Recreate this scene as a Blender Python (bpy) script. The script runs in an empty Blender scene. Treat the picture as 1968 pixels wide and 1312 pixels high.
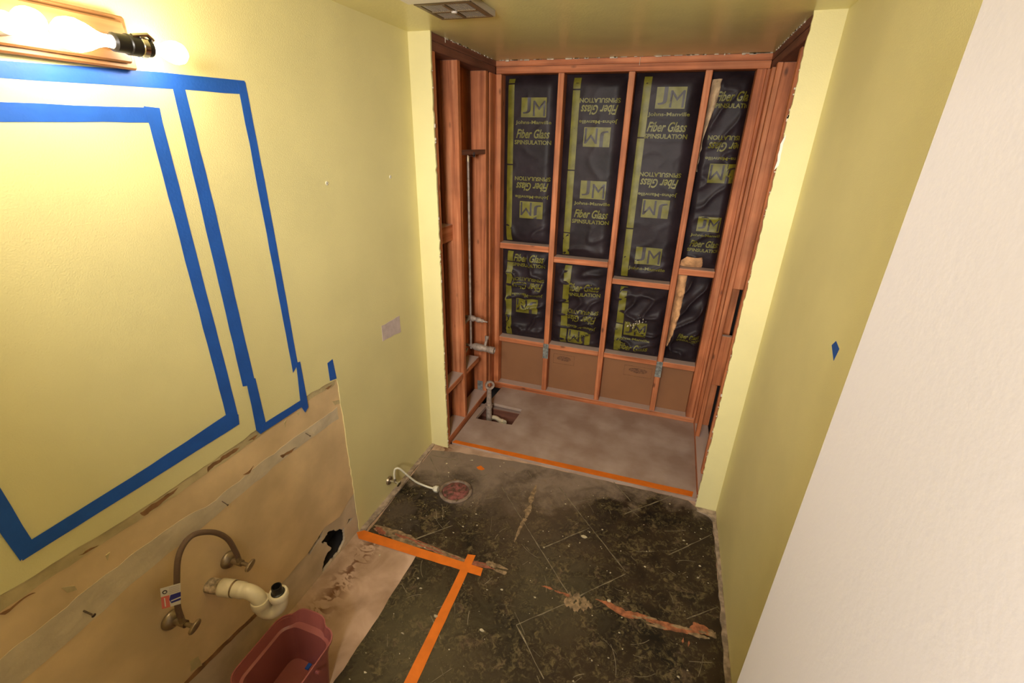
import bpy, bmesh, math, random
from mathutils import Vector, Matrix, noise

random.seed(7)
scene = bpy.context.scene
COL = scene.collection

# ------------------------------------------------------------------ camera
cam_d = bpy.data.cameras.new('camera')
cam = bpy.data.objects.new('camera', cam_d)
COL.objects.link(cam)
cam.location = (1.282, -2.2181, 1.8719)
cam.rotation_euler = (1.1546, -0.0217, 0.3297)
cam_d.sensor_width = 36.0
cam_d.lens = 36.0 * 876.5 / 1968.0
cam_d.clip_start = 0.02
scene.camera = cam

# ------------------------------------------------------------------ world, lights, exposure
world = bpy.data.worlds.new('world')
scene.world = world
world.use_nodes = True
world.node_tree.nodes['Background'].inputs[0].default_value = (1.0, 0.86, 0.70, 1)
world.node_tree.nodes['Background'].inputs[1].default_value = 0.25

def area_light(name, loc, target, sx, sy, power, color):
    d = bpy.data.lights.new(name, 'AREA')
    d.shape = 'RECTANGLE'; d.size = sx; d.size_y = sy
    d.energy = power; d.color = color
    o = bpy.data.objects.new(name, d)
    COL.objects.link(o)
    o.location = loc
    o.rotation_euler = (Vector(target) - Vector(loc)).to_track_quat('-Z', 'Y').to_euler()
    return o
# the photographer's soft flash, beside the doorway behind the camera
fl_ = area_light('soft_flash', (0.80, -2.33, 2.10), (0.62, 0.0, 1.60), 0.5, 0.3, 15.0, (1.0, 0.95, 0.89))
fl_.data.spread = math.radians(108)
# fill light added in the unseen hallway to brighten the right pier
area_light('hallway_fill', (1.13, -3.2, 1.95), (1.35, 0.0, 2.15), 0.35, 0.4, 70.0, (1.0, 0.95, 0.89))
BULB_STRENGTH = 64.0

scene.view_settings.view_transform = 'Standard'
scene.view_settings.look = 'None'
scene.view_settings.exposure = 0.0
scene.view_settings.gamma = 1.0
scene.view_settings.use_curve_mapping = False

try:
    scene.cycles.max_bounces = 8; scene.cycles.diffuse_bounces = 4; scene.cycles.glossy_bounces = 3
    scene.cycles.caustics_reflective = False; scene.cycles.caustics_refractive = False
except AttributeError:
    pass

# ------------------------------------------------------------------ materials
MATS = {}
def nt(name):
    m = bpy.data.materials.new(name); m.use_nodes = True
    t = m.node_tree
    b = t.nodes['Principled BSDF']
    MATS[name] = m
    return m, t, b

def simple(name, col, rough=0.6, metal=0.0, bump=0.0, bscale=80.0, var=0.0, vscale=6.0, spec=0.5, emit=None, estr=0.0, col2=None):
    m, t, b = nt(name)
    b.inputs['Base Color'].default_value = (*col, 1)
    b.inputs['Roughness'].default_value = rough
    b.inputs['Metallic'].default_value = metal
    b.inputs['Specular IOR Level'].default_value = spec
    if emit:
        b.inputs['Emission Color'].default_value = (*emit, 1)
        b.inputs['Emission Strength'].default_value = estr
    tc = None
    if var > 0 or bump > 0:
        tc = t.nodes.new('ShaderNodeTexCoord')
    if var > 0:
        n = t.nodes.new('ShaderNodeTexNoise'); n.inputs['Scale'].default_value = vscale; n.inputs['Detail'].default_value = 5
        t.links.new(tc.outputs['Object'], n.inputs['Vector'])
        r = t.nodes.new('ShaderNodeValToRGB')
        c2 = col2 or tuple(max(0, c * (1 - var)) for c in col)
        c1 = col if col2 else tuple(min(1, c * (1 + var * .6)) for c in col)
        r.color_ramp.elements[0].position = 0.36; r.color_ramp.elements[0].color = (*c2, 1)
        r.color_ramp.elements[1].position = 0.66; r.color_ramp.elements[1].color = (*c1, 1)
        t.links.new(n.outputs['Fac'], r.inputs['Fac'])
        t.links.new(r.outputs['Color'], b.inputs['Base Color'])
    if bump > 0:
        n2 = t.nodes.new('ShaderNodeTexNoise'); n2.inputs['Scale'].default_value = bscale; n2.inputs['Detail'].default_value = 3
        t.links.new(tc.outputs['Object'], n2.inputs['Vector'])
        bp = t.nodes.new('ShaderNodeBump'); bp.inputs['Strength'].default_value = bump; bp.inputs['Distance'].default_value = 0.004
        t.links.new(n2.outputs['Fac'], bp.inputs['Height'])
        t.links.new(bp.outputs['Normal'], b.inputs['Normal'])
    return m

def wood(name, axis, dark, mid, light, dust=0.0, rough=0.65, dustcol=(0.50, 0.38, 0.32)):
    m, t, b = nt(name)
    L = t.links.new
    tc = t.nodes.new('ShaderNodeTexCoord')
    oi = t.nodes.new('ShaderNodeObjectInfo')
    add = t.nodes.new('ShaderNodeVectorMath'); add.operation = 'ADD'
    mul = t.nodes.new('ShaderNodeVectorMath'); mul.operation = 'SCALE'; mul.inputs['Scale'].default_value = 40.0
    comb = t.nodes.new('ShaderNodeCombineXYZ')
    for i in range(3): L(oi.outputs['Random'], comb.inputs[i])
    L(comb.outputs[0], mul.inputs[0])
    L(tc.outputs['Object'], add.inputs[0]); L(mul.outputs[0], add.inputs[1])
    mp = t.nodes.new('ShaderNodeMapping')
    sc = [46.0, 46.0, 46.0]; sc[axis] = 1.6
    mp.inputs['Scale'].default_value = sc
    L(add.outputs[0], mp.inputs['Vector'])
    n = t.nodes.new('ShaderNodeTexNoise'); n.inputs['Scale'].default_value = 1.0; n.inputs['Detail'].default_value = 6; n.inputs['Roughness'].default_value = .6
    n.inputs['Distortion'].default_value = .4
    L(mp.outputs[0], n.inputs['Vector'])
    r = t.nodes.new('ShaderNodeValToRGB')
    r.color_ramp.elements[0].position = .28; r.color_ramp.elements[0].color = (*dark, 1)
    r.color_ramp.elements[1].position = .74; r.color_ramp.elements[1].color = (*light, 1)
    e = r.color_ramp.elements.new(.5); e.color = (*mid, 1)
    L(n.outputs['Fac'], r.inputs['Fac'])
    # blotches and knots
    n2 = t.nodes.new('ShaderNodeTexNoise'); n2.inputs['Scale'].default_value = 5.0; n2.inputs['Detail'].default_value = 4
    L(add.outputs[0], n2.inputs['Vector'])
    mr = t.nodes.new('ShaderNodeMapRange'); mr.inputs['From Min'].default_value = .3; mr.inputs['From Max'].default_value = .7
    mr.inputs['To Min'].default_value = .72; mr.inputs['To Max'].default_value = 1.18
    L(n2.outputs['Fac'], mr.inputs['Value'])
    mx = t.nodes.new('ShaderNodeVectorMath'); mx.operation = 'SCALE'
    L(r.outputs['Color'], mx.inputs[0]); L(mr.outputs[0], mx.inputs['Scale'])
    vo = t.nodes.new('ShaderNodeTexVoronoi'); vo.inputs['Scale'].default_value = 1.0
    mp2 = t.nodes.new('ShaderNodeMapping'); s2 = [11.0, 11.0, 11.0]; s2[axis] = 5.0
    mp2.inputs['Scale'].default_value = s2
    L(add.outputs[0], mp2.inputs['Vector']); L(mp2.outputs[0], vo.inputs['Vector'])
    kr = t.nodes.new('ShaderNodeMapRange'); kr.inputs['From Min'].default_value = .05; kr.inputs['From Max'].default_value = .13
    kr.inputs['To Min'].default_value = .35; kr.inputs['To Max'].default_value = 1.0
    L(vo.outputs['Distance'], kr.inputs['Value'])
    mk = t.nodes.new('ShaderNodeVectorMath'); mk.operation = 'SCALE'
    L(mx.outputs[0], mk.inputs[0]); L(kr.outputs[0], mk.inputs['Scale'])
    out = mk.outputs[0]
    if dust > 0:
        ge = t.nodes.new('ShaderNodeNewGeometry'); sp = t.nodes.new('ShaderNodeSeparateXYZ')
        L(ge.outputs['Normal'], sp.inputs[0])
        dr = t.nodes.new('ShaderNodeMapRange'); dr.inputs['From Min'].default_value = .6; dr.inputs['From Max'].default_value = .9
        dr.inputs['To Max'].default_value = dust
        L(sp.outputs['Z'], dr.inputs['Value'])
        mm = t.nodes.new('ShaderNodeMix'); mm.data_type = 'RGBA'
        L(dr.outputs[0], mm.inputs['Factor']); L(out, mm.inputs['A']); mm.inputs['B'].default_value = (*dustcol, 1)
        out = mm.outputs['Result']
    L(out, b.inputs['Base Color'])
    b.inputs['Roughness'].default_value = rough
    bp = t.nodes.new('ShaderNodeBump'); bp.inputs['Strength'].default_value = .25; bp.inputs['Distance'].default_value = .002
    L(n.outputs['Fac'], bp.inputs['Height']); L(bp.outputs['Normal'], b.inputs['Normal'])
    return m

simple('paint_yellow', (0.72, 0.645, 0.325), .55, bump=.22, bscale=260, var=.05, vscale=3)
simple('paint_ceiling', (0.82, 0.75, 0.37), .30, bump=.18, bscale=90, var=.06, vscale=4)
simple('bare_paper', (0.70, 0.505, 0.285), .8, bump=.12, bscale=60, var=.16, vscale=5)
simple('glue_band', (0.62, 0.51, 0.36), .7, bump=.4, bscale=55, var=.14, vscale=12)
simple('caulk', (0.55, 0.44, 0.24), .6, bump=.4, bscale=70, var=.2, vscale=14)
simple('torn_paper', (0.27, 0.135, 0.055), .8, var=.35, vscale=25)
simple('plaster', (0.58, 0.46, 0.33), .85, bump=.3, bscale=45, var=.16, vscale=9)
simple('gypsum', (0.58, 0.50, 0.40), .9, bump=.5, bscale=120, var=.3, vscale=40)
simple('cavity_shade', (0.03, 0.024, 0.022), .9)  # near-black: the shade inside the walls is put into the colour
WD = ((0.25, 0.062, 0.018), (0.48, 0.150, 0.054), (0.65, 0.262, 0.118))
for i, a in enumerate('xyz'):
    wood('stud_' + a, i, *WD, dust=.9)
WDK = ((0.10, 0.035, 0.02), (0.17, 0.06, 0.035), (0.25, 0.10, 0.06))
for i, a in enumerate('xyz'):
    wood('plate_' + a, i, *WDK, dust=.6)
wood('oak', 1, (0.12, 0.05, 0.015), (0.23, 0.10, 0.035), (0.32, 0.155, 0.06), rough=.4)
simple('plywood', (0.43, 0.325, 0.265), .8, var=.3, vscale=4.5, col2=(0.30, 0.20, 0.15), bump=.2, bscale=35)
simple('kraft_board', (0.26, 0.115, 0.048), .75, bump=.05, bscale=40, var=.10, vscale=3)
simple('stamp_ink', (0.10, 0.042, 0.022), .8, var=.5, vscale=110, col2=(0.22, 0.10, 0.045))
simple('batt_facing', (0.026, 0.018, 0.022), .48, bump=.22, bscale=30, var=.40, vscale=7, spec=.18)
simple('print_olive', (0.16, 0.145, 0.014), .5, var=.25, vscale=18)
simple('print_dark', (0.035, 0.026, 0.030), .5)
simple('fiberglass', (0.66, 0.36, 0.17), .95, bump=1.0, bscale=70, var=.3, vscale=22)
simple('fiberglass_pale', (0.60, 0.43, 0.26), .95, bump=1.0, bscale=70, var=.3, vscale=22)
simple('blue_tape', (0.010, 0.088, 0.43), .55, bump=.18, bscale=120, var=.10, vscale=14)
simple('orange_tape', (0.66, 0.155, 0.010), .55, bump=.15, bscale=120, var=.10, vscale=20)
simple('galvanized', (0.40, 0.44, 0.43), .4, metal=.7, var=.4, vscale=60)
simple('pvc', (0.70, 0.60, 0.42), .4, var=.10, vscale=22)
simple('pvc_dirty', (0.50, 0.38, 0.25), .7, var=.6, vscale=60)
simple('black_rubber', (0.012, 0.010, 0.009), .35)
simple('metal_dull', (0.33, 0.25, 0.16), .38, metal=.75, var=.25, vscale=40)
simple('pipe_dusty', (0.36, 0.28, 0.23), .6, metal=.25, var=.3, vscale=50)
simple('braided_hose', (0.20, 0.125, 0.085), .42, metal=.4, bump=.8, bscale=700)
simple('white_plastic', (0.62, 0.58, 0.46), .45)
simple('chrome', (0.72, 0.70, 0.68), .12, metal=1.0)
simple('bucket_plastic', (0.32, 0.095, 0.085), .38, var=.10, vscale=9)
simple('door_paint', (0.53, 0.495, 0.51), .45, bump=.05, bscale=120)
simple('white_paint', (0.80, 0.76, 0.68), .5)
simple('vent_metal', (0.17, 0.125, 0.075), .4, metal=.3)
simple('vent_light', (0.42, 0.37, 0.34), .4)
simple('vent_dark', (0.04, 0.03, 0.03), .7)
simple('bulb_glass', (1, .95, .85), .3, emit=(1.0, 0.84, 0.60), estr=BULB_STRENGTH)
simple('patch_paint', (0.56, 0.46, 0.46), .5, var=.12, vscale=30)
simple('screw_steel', (0.10, 0.07, 0.05), .5, metal=.5)
simple('tag_white', (0.72, 0.66, 0.58), .6)
simple('tag_red', (0.72, 0.17, 0.14), .6)
simple('tag_blue', (0.03, 0.035, 0.26), .6)
simple('tag_ink', (0.05, 0.04, 0.05), .7)
simple('membrane', (0.10, 0.078, 0.095), .5, bump=.3, bscale=14)
simple('gouge_wood', (0.32, 0.11, 0.045), .8, bump=.6, bscale=90, var=.45, vscale=45)
simple('gouge_red', (0.30, 0.09, 0.045), .8, var=.4, vscale=40)
simple('gouge_pale', (0.25, 0.165, 0.085), .8, bump=.6, bscale=90, var=.5, vscale=45)
simple('seam_glue', (0.20, 0.16, 0.095), .75, var=.45, vscale=30)
simple('debris', (0.50, 0.42, 0.27), .8, var=.4, vscale=30)
simple('rag', (0.25, 0.075, 0.065), .9, var=.75, vscale=55, col2=(0.06, 0.035, 0.02), bump=.6, bscale=50)
simple('flange_grime', (0.20, 0.14, 0.10), .7, bump=.4, bscale=90, var=.4, vscale=40)
simple('edge_caulk', (0.36, 0.27, 0.20), .8, bump=.5, bscale=80, var=.4, vscale=35)

def vinyl_material():
    m, t, b = nt('old_adhesive')
    L = t.links.new
    tc = t.nodes.new('ShaderNodeTexCoord')
    def noi(scale, det, dist=0.0, rough=.55):
        n = t.nodes.new('ShaderNodeTexNoise'); n.inputs['Scale'].default_value = scale
        n.inputs['Detail'].default_value = det; n.inputs['Distortion'].default_value = dist; n.inputs['Roughness'].default_value = rough
        L(tc.outputs['Object'], n.inputs['Vector']); return n
    def rng(src, a, b_, c=0.0, d=1.0):
        r = t.nodes.new('ShaderNodeMapRange'); r.inputs['From Min'].default_value = a; r.inputs['From Max'].default_value = b_
        r.inputs['To Min'].default_value = c; r.inputs['To Max'].default_value = d
        L(src, r.inputs['Value']); return r.outputs[0]
    def mix(fac, A, Bc):
        x = t.nodes.new('ShaderNodeMix'); x.data_type = 'RGBA'
        if isinstance(fac, float): x.inputs['Factor'].default_value = fac
        else: L(fac, x.inputs['Factor'])
        if isinstance(A, tuple): x.inputs['A'].default_value = (*A, 1)
        else: L(A, x.inputs['A'])
        if isinstance(Bc, tuple): x.inputs['B'].default_value = (*Bc, 1)
        else: L(Bc, x.inputs['B'])
        return x.outputs['Result']
    def math_(op, a, b_):
        x = t.nodes.new('ShaderNodeMath'); x.operation = op
        for i, v in enumerate((a, b_)):
            if isinstance(v, (int, float)): x.inputs[i].default_value = v
            else: L(v, x.inputs[i])
        return x.outputs[0]
    sep = t.nodes.new('ShaderNodeSeparateXYZ'); L(tc.outputs['Object'], sep.inputs[0])
    big = noi(3.2, 6, .6); fine = noi(42, 6, 1.2, .7); mid = noi(11, 6, .8, .62); spk = noi(150, 2)
    c = mix(rng(big.outputs['Fac'], .38, .62), (0.010, 0.007, 0.005), (0.038, 0.024, 0.013))
    c = mix(math_('MULTIPLY', rng(fine.outputs['Fac'], .47, .62), rng(mid.outputs['Fac'], .40, .58)), c, (0.125, 0.094, 0.042))
    # bare, dusty wood where the adhesive is scraped off, towards the alcove and around the drain
    n1 = math_('MULTIPLY', math_('SUBTRACT', big.outputs['Fac'], .5), 1.3)
    n2 = math_('MULTIPLY', math_('SUBTRACT', mid.outputs['Fac'], .5), .5)
    yy = math_('ADD', math_('ADD', sep.outputs['Y'], n1), n2)
    xx = math_('MULTIPLY', rng(sep.outputs['X'], .35, 1.45), .38)
    d1 = rng(math_('SUBTRACT', yy, xx), -.44, -.10)
    c = mix(math_('MULTIPLY', d1, .85), c, (0.275, 0.205, 0.155))
    def patch(cx, cy, rad, amt, src=None):
        v = t.nodes.new('ShaderNodeVectorMath'); v.operation = 'DISTANCE'
        L(tc.outputs['Object'], v.inputs[0]); v.inputs[1].default_value = (cx, cy, 0)
        f = rng(math_('ADD', v.outputs['Value'], math_('MULTIPLY', math_('SUBTRACT', mid.outputs['Fac'], .5), .55)), rad, rad * .25, 0, amt)
        return f
    for cx, cy, rad, amt, col in ((.85, -.36, .42, .34, (0.150, 0.105, 0.068)), (1.02, -.78, .30, .30, (0.135, 0.112, 0.062)), (.50, -1.15, .32, .35, (0.130, 0.105, 0.050)),
                                  (.70, -1.35, .45, .28, (0.120, 0.095, 0.048)), (.42, -.20, .38, .38, (0.17, 0.125, 0.092)), (.10, -.62, .16, .3, (0.16, 0.12, 0.09))):
        c = mix(patch(cx, cy, rad, amt), c, col)
    c = mix(math_('MULTIPLY', rng(mid.outputs['Fac'], .58, .74), .55), c, (0.185, 0.120, 0.070))
    c = mix(rng(spk.outputs['Fac'], .735, .78), c, (0.38, 0.32, 0.2))
    L(c, b.inputs['Base Color'])
    L(rng(mid.outputs['Fac'], .3, .7, .5, .8), b.inputs['Roughness']); b.inputs['Specular IOR Level'].default_value = .22
    bp = t.nodes.new('ShaderNodeBump'); bp.inputs['Strength'].default_value = .35; bp.inputs['Distance'].default_value = .003
    L(fine.outputs['Fac'], bp.inputs['Height']); L(bp.outputs['Normal'], b.inputs['Normal'])
vinyl_material()

def vanity_ply_material():
    m, t, b = nt('vanity_plywood')
    L = t.links.new
    tc = t.nodes.new('ShaderNodeTexCoord')
    n = t.nodes.new('ShaderNodeTexNoise'); n.inputs['Scale'].default_value = 7; n.inputs['Detail'].default_value = 6; n.inputs['Distortion'].default_value = .6
    L(tc.outputs['Object'], n.inputs['Vector'])
    r = t.nodes.new('ShaderNodeValToRGB')
    r.color_ramp.elements[0].position = .33; r.color_ramp.elements[0].color = (0.33, 0.205, 0.125, 1)
    r.color_ramp.elements[1].position = .62; r.color_ramp.elements[1].color = (0.52, 0.35, 0.245, 1)
    L(n.outputs['Fac'], r.inputs['Fac'])
    # brown water stain wandering along the wall
    mp = t.nodes.new('ShaderNodeMapping'); mp.inputs['Scale'].default_value = (14, 26, 1)
    L(tc.outputs['Object'], mp.inputs['Vector'])
    n2 = t.nodes.new('ShaderNodeTexNoise'); n2.inputs['Scale'].default_value = 1; n2.inputs['Detail'].default_value = 4; n2.inputs['Distortion'].default_value = 1.5
    L(mp.outputs[0], n2.inputs['Vector'])
    sep = t.nodes.new('ShaderNodeSeparateXYZ'); L(tc.outputs['Object'], sep.inputs[0])
    a = t.nodes.new('ShaderNodeMath'); a.operation = 'SUBTRACT'; L(sep.outputs['X'], a.inputs[0]); a.inputs[1].default_value = .105
    ab = t.nodes.new('ShaderNodeMath'); ab.operation = 'ABSOLUTE'; L(a.outputs[0], ab.inputs[0])
    mr = t.nodes.new('ShaderNodeMapRange'); mr.inputs['From Min'].default_value = .075; mr.inputs['From Max'].default_value = .0
    L(ab.outputs[0], mr.inputs['Value'])
    m2 = t.nodes.new('ShaderNodeMapRange'); m2.inputs['From Min'].default_value = .47; m2.inputs['From Max'].default_value = .56
    L(n2.outputs['Fac'], m2.inputs['Value'])
    mu = t.nodes.new('ShaderNodeMath'); mu.operation = 'MULTIPLY'; L(mr.outputs[0], mu.inputs[0]); L(m2.outputs[0], mu.inputs[1])
    mx = t.nodes.new('ShaderNodeMix'); mx.data_type = 'RGBA'
    L(mu.outputs[0], mx.inputs['Factor']); L(r.outputs['Color'], mx.inputs['A']); mx.inputs['B'].default_value = (0.15, 0.062, 0.025, 1)
    L(mx.outputs['Result'], b.inputs['Base Color']); b.inputs['Roughness'].default_value = .8
vanity_ply_material()

# ------------------------------------------------------------------ object helpers
def wloc(o):
    v = Vector((0, 0, 0))
    while o is not None:
        v += o.location; o = o.parent
    return v

def link(name, me, mat, parent=None, smooth=False, auto=None):
    o = bpy.data.objects.new(name, me)
    COL.objects.link(o)
    if mat: me.materials.append(MATS[mat])
    if parent is not None:
        o.parent = parent
        me.transform(Matrix.Translation(-wloc(parent)))
    if smooth:
        me.polygons.foreach_set('use_smooth', [True] * len(me.polygons))
        if auto:
            me.set_sharp_from_angle(angle=math.radians(auto))
    me.update()
    return o

def frombm(name, bm, mat, parent=None, smooth=False, auto=None, recalc=True):
    if recalc: bmesh.ops.recalc_face_normals(bm, faces=bm.faces[:])
    me = bpy.data.meshes.new(name); bm.to_mesh(me); bm.free()
    return link(name, me, mat, parent, smooth, auto)

def tag(o, label, cat=None, group=None, kind=None):
    o['label'] = label
    if cat: o['category'] = cat
    if group: o['group'] = group
    if kind: o['kind'] = kind
    return o

def thing(name, loc, label, cat, group=None, kind=None):
    o = bpy.data.objects.new(name, None); COL.objects.link(o)
    o.location = loc; o.empty_display_size = .05
    return tag(o, label, cat, group, kind)

def bm_box(bm, x0, x1, y0, y1, z0, z1, bev=0.0):
    r = bmesh.ops.create_cube(bm, size=1.0)
    vs = r['verts']
    bmesh.ops.scale(bm, vec=(x1 - x0, y1 - y0, z1 - z0), verts=vs)
    bmesh.ops.translate(bm, vec=((x0 + x1) / 2, (y0 + y1) / 2, (z0 + z1) / 2), verts=vs)
    if bev > 0:
        es = list({e for v in vs for e in v.link_edges})
        bmesh.ops.bevel(bm, geom=es, offset=bev, segments=1, affect='EDGES')

def box(name, x0, x1, y0, y1, z0, z1, mat, parent=None, bev=0.0):
    bm = bmesh.new(); bm_box(bm, x0, x1, y0, y1, z0, z1, bev)
    return frombm(name, bm, mat, parent)

def P3(axis, p, a):
    if axis == 0: return (a, p[0], p[1])
    if axis == 1: return (p[0], a, p[1])
    return (p[0], p[1], a)

def prism(name, loops, axis, a0, a1, mat, parent=None):
    """flat outline (with optional holes) in the two other axes, given a thickness along axis"""
    if not isinstance(loops[0], list): loops = [loops]
    bm = bmesh.new(); es = []
    for lp in loops:
        vs = [bm.verts.new(P3(axis, p, a1)) for p in lp]
        for i in range(len(vs)): es.append(bm.edges.new((vs[i], vs[(i + 1) % len(vs)])))
    bmesh.ops.triangle_fill(bm, edges=es, use_beauty=True, use_dissolve=False)
    fs = bm.faces[:]
    r = bmesh.ops.extrude_face_region(bm, geom=fs)
    vs = [g for g in r['geom'] if isinstance(g, bmesh.types.BMVert)]
    d = [0, 0, 0]; d[axis] = a0 - a1
    bmesh.ops.translate(bm, vec=d, verts=vs)
    return frombm(name, bm, mat, parent)

def ragged(pts, step=.03, amp=.004, closed=True, seed=0):
    out = []; n = len(pts)
    for i in range(n if closed else n - 1):
        a = Vector(pts[i]); b = Vector(pts[(i + 1) % n])
        k = max(1, int((b - a).length / step))
        for j in range(k):
            p = a.lerp(b, j / k)
            s = Vector((p.x * 31 + seed, p.y * 31, seed * 3.1))
            out.append((p.x + amp * noise.noise(s * 1.7) * 2, p.y + amp * noise.noise(s * 1.7 + Vector((9, 4, 2))) * 2))
    if not closed: out.append(tuple(pts[-1]))
    return out

def smooth_path(pts, n=8):
    P = [Vector(p) for p in pts]; out = []
    for i in range(len(P) - 1):
        p0 = P[max(i - 1, 0)]; p1 = P[i]; p2 = P[i + 1]; p3 = P[min(i + 2, len(P) - 1)]
        for j in range(n):
            t = j / n
            out.append(.5 * ((2 * p1) + (-p0 + p2) * t + (2 * p0 - 5 * p1 + 4 * p2 - p3) * t * t + (-p0 + 3 * p1 - 3 * p2 + p3) * t ** 3))
    out.append(P[-1]); return out

def bm_tube(bm, path, rad, seg=16, caps=True):
    P = [Vector(p) for p in path]; n = len(P)
    R = rad if isinstance(rad, (list, tuple)) else [rad] * n
    T = [(P[min(i + 1, n - 1)] - P[max(i - 1, 0)]).normalized() for i in range(n)]
    up = Vector((0, 0, 1)) if abs(T[0].z) < .9 else Vector((1, 0, 0))
    u = T[0].cross(up).normalized(); rings = []
    for i in range(n):
        u = (u - T[i] * u.dot(T[i])).normalized(); v = T[i].cross(u)
        rings.append([bm.verts.new(P[i] + R[i] * (math.cos(2 * math.pi * k / seg) * u + math.sin(2 * math.pi * k / seg) * v)) for k in range(seg)])
    for i in range(n - 1):
        for k in range(seg):
            bm.faces.new((rings[i][k], rings[i][(k + 1) % seg], rings[i + 1][(k + 1) % seg], rings[i + 1][k]))
    if caps:
        bm.faces.new(rings[0][::-1]); bm.faces.new(rings[-1])

def tube(name, path, rad, mat, parent=None, seg=16, caps=True):
    bm = bmesh.new(); bm_tube(bm, path, rad, seg, caps)
    return frombm(name, bm, mat, parent, True, 40)

def lathe(name, prof, origin, axis, mat, parent=None, seg=24):
    """prof: list of (radius, height along axis)"""
    o = Vector(origin); a = Vector(axis).normalized()
    u = a.cross(Vector((0, 0, 1)) if abs(a.z) < .9 else Vector((1, 0, 0))).normalized(); v = a.cross(u)
    bm = bmesh.new(); rings = []
    for r, h in prof:
        if r < 1e-6: rings.append([bm.verts.new(o + a * h)])
        else: rings.append([bm.verts.new(o + a * h + r * (math.cos(2 * math.pi * k / seg) * u + math.sin(2 * math.pi * k / seg) * v)) for k in range(seg)])
    for A, Bq in zip(rings[:-1], rings[1:]):
        for k in range(seg):
            k2 = (k + 1) % seg
            if len(A) == 1 and len(Bq) == 1: continue
            if len(A) == 1: bm.faces.new((A[0], Bq[k], Bq[k2]))
            elif len(Bq) == 1: bm.faces.new((A[k], A[k2], Bq[0]))
            else: bm.faces.new((A[k], A[k2], Bq[k2], Bq[k]))
    return frombm(name, bm, mat, parent, True, 40)

# ================================================================== THE SETTING
H = 2.32; W = 1.766; LP = 0.117; RP = 1.659; YB = 0.863; AL = 0.113; AR = 1.665; YF = -2.36
def struct(o, label, cat): return tag(o, label, cat, kind='structure')

# ---- floor
floor = struct(prism('floor', [(-.14, YF - .1), (W + .14, YF - .1), (W + .14, .045), (-.14, .045)], 2, -.03, 0.0, 'vanity_plywood'),
               'scraped bathroom floor of bare plywood and black adhesive', 'floor')
vin = [(.046, -.792), (.035, -.45), (.033, -.06), (.17, -.028), (.4, .0), (.66, .030), (1.0, .040), (1.62, .040), (1.66, -.005), (1.70, -.04), (1.745, -.07),
       (1.748, -.42), (1.747, -.94), (1.748, -1.7), (1.748, YF), (.345, YF), (.352, -1.43), (.358, -1.2), (.353, -.82), (.22, -.805)]
prism('adhesive_layer', ragged(vin, .04, .004, seed=3), 2, 0.0, .002, 'old_adhesive', floor)
sub = prism('subfloor_panel', [[(.125, .046), (AR, .046), (AR, .862), (.185, .862), (.172, .64), (.125, .50)],
                               ragged([(.160, .360), (.437, .372), (.443, .592), (.176, .606)], .05, .003, seed=5)], 2, -.003, .019, 'plywood', floor)
# splintered gouges and glue lines of the lifted tiles
def gouge(spine, n, mat, seed, wid=1.0):
    """splintered slivers of torn wood lying along a line"""
    rnd = random.Random(seed); bm = bmesh.new(); P = [Vector((p[0], p[1], p[2])) for p in spine]
    def at(t):
        t *= len(P) - 1; k = min(int(t), len(P) - 2); return P[k].lerp(P[k + 1], t - k)
    for q in range(n):
        t0 = rnd.random() * .92 - .03; ln = (.08 + .22 * rnd.random()); m = 7; up = []; dn = []; off = (rnd.random() - .5)
        for i in range(m + 1):
            t = min(max(t0 + ln * i / m, 0), 1); c = at(t); d = (at(min(t + .02, 1)) - at(max(t - .02, 0))); d.z = 0; d.normalize(); nn = Vector((-d.y, d.x, 0))
            w = c.z * wid * (.10 + .42 * math.sin(math.pi * i / m) ** .7) * (.5 + .8 * rnd.random()); o = nn * (off * c.z * .9)
            base = Vector((c.x, c.y, 0)) + o
            up.append(base + nn * w); dn.append(base - nn * w)
        z = .0022 + .0018 * rnd.random()
        T = [bm.verts.new((v.x, v.y, z)) for v in up + dn[::-1]]; Bv = [bm.verts.new((v.x, v.y, .0006)) for v in up + dn[::-1]]
        bm.faces.new(T); L_ = len(T)
        for i in range(L_): bm.faces.new((T[i], T[(i + 1) % L_], Bv[(i + 1) % L_], Bv[i]))
    frombm('gouged_wood', bm, mat, floor)
def g3(p, w): return (p[0], p[1], w)
gouge([g3((1.215,-0.762), .008), g3((1.281,-0.768), .018), g3((1.351,-0.786), .022), g3((1.449,-0.776), .034), g3((1.534,-0.780), .030), g3((1.608,-0.772), .024), g3((1.660,-0.744), .042), g3((1.727,-0.753), .050)], 20, 'gouge_wood', 1, .8)
gouge([g3((0.912,-0.780), .004), g3((1.010,-0.776), .010), g3((1.109,-0.784), .008)], 6, 'gouge_wood', 2)
gouge([g3((1.579,-0.822), .012), g3((1.621,-0.829), .014)], 4, 'gouge_wood', 3, 1.4)
gouge([g3((0.047,-0.743), .04), g3((0.237,-0.753), .05), g3((0.403,-0.759), .028), g3((0.549,-0.768), .026), g3((0.708,-0.755), .04), g3((0.802,-0.758), .03)], 22, 'gouge_pale', 4, .55)
gouge([g3((0.056,-0.747), .02), g3((0.144,-0.752), .03), g3((0.228,-0.764), .02)], 6, 'gouge_red', 8)
gouge([g3((0.185,-0.744), .04), g3((0.407,-0.767), .03), g3((0.607,-0.773), .03), g3((0.793,-0.755), .03)], 14, 'gouge_red', 9, .35)
gouge([g3((1.329,-0.789), .02), g3((1.460,-0.782), .04), g3((1.628,-0.765), .04), g3((1.723,-0.755), .05)], 12, 'gouge_pale', 10, .35)
gouge([g3((0.762,-0.132), .014), g3((0.773,-0.317), .026), g3((0.778,-0.429), .022), g3((0.778,-0.605), .008)], 12, 'gouge_pale', 6)
gouge([g3((1.089,-0.802), .05), g3((1.148,-0.803), .07), g3((1.213,-0.800), .03)], 22, 'gouge_pale', 7, .6)
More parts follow.
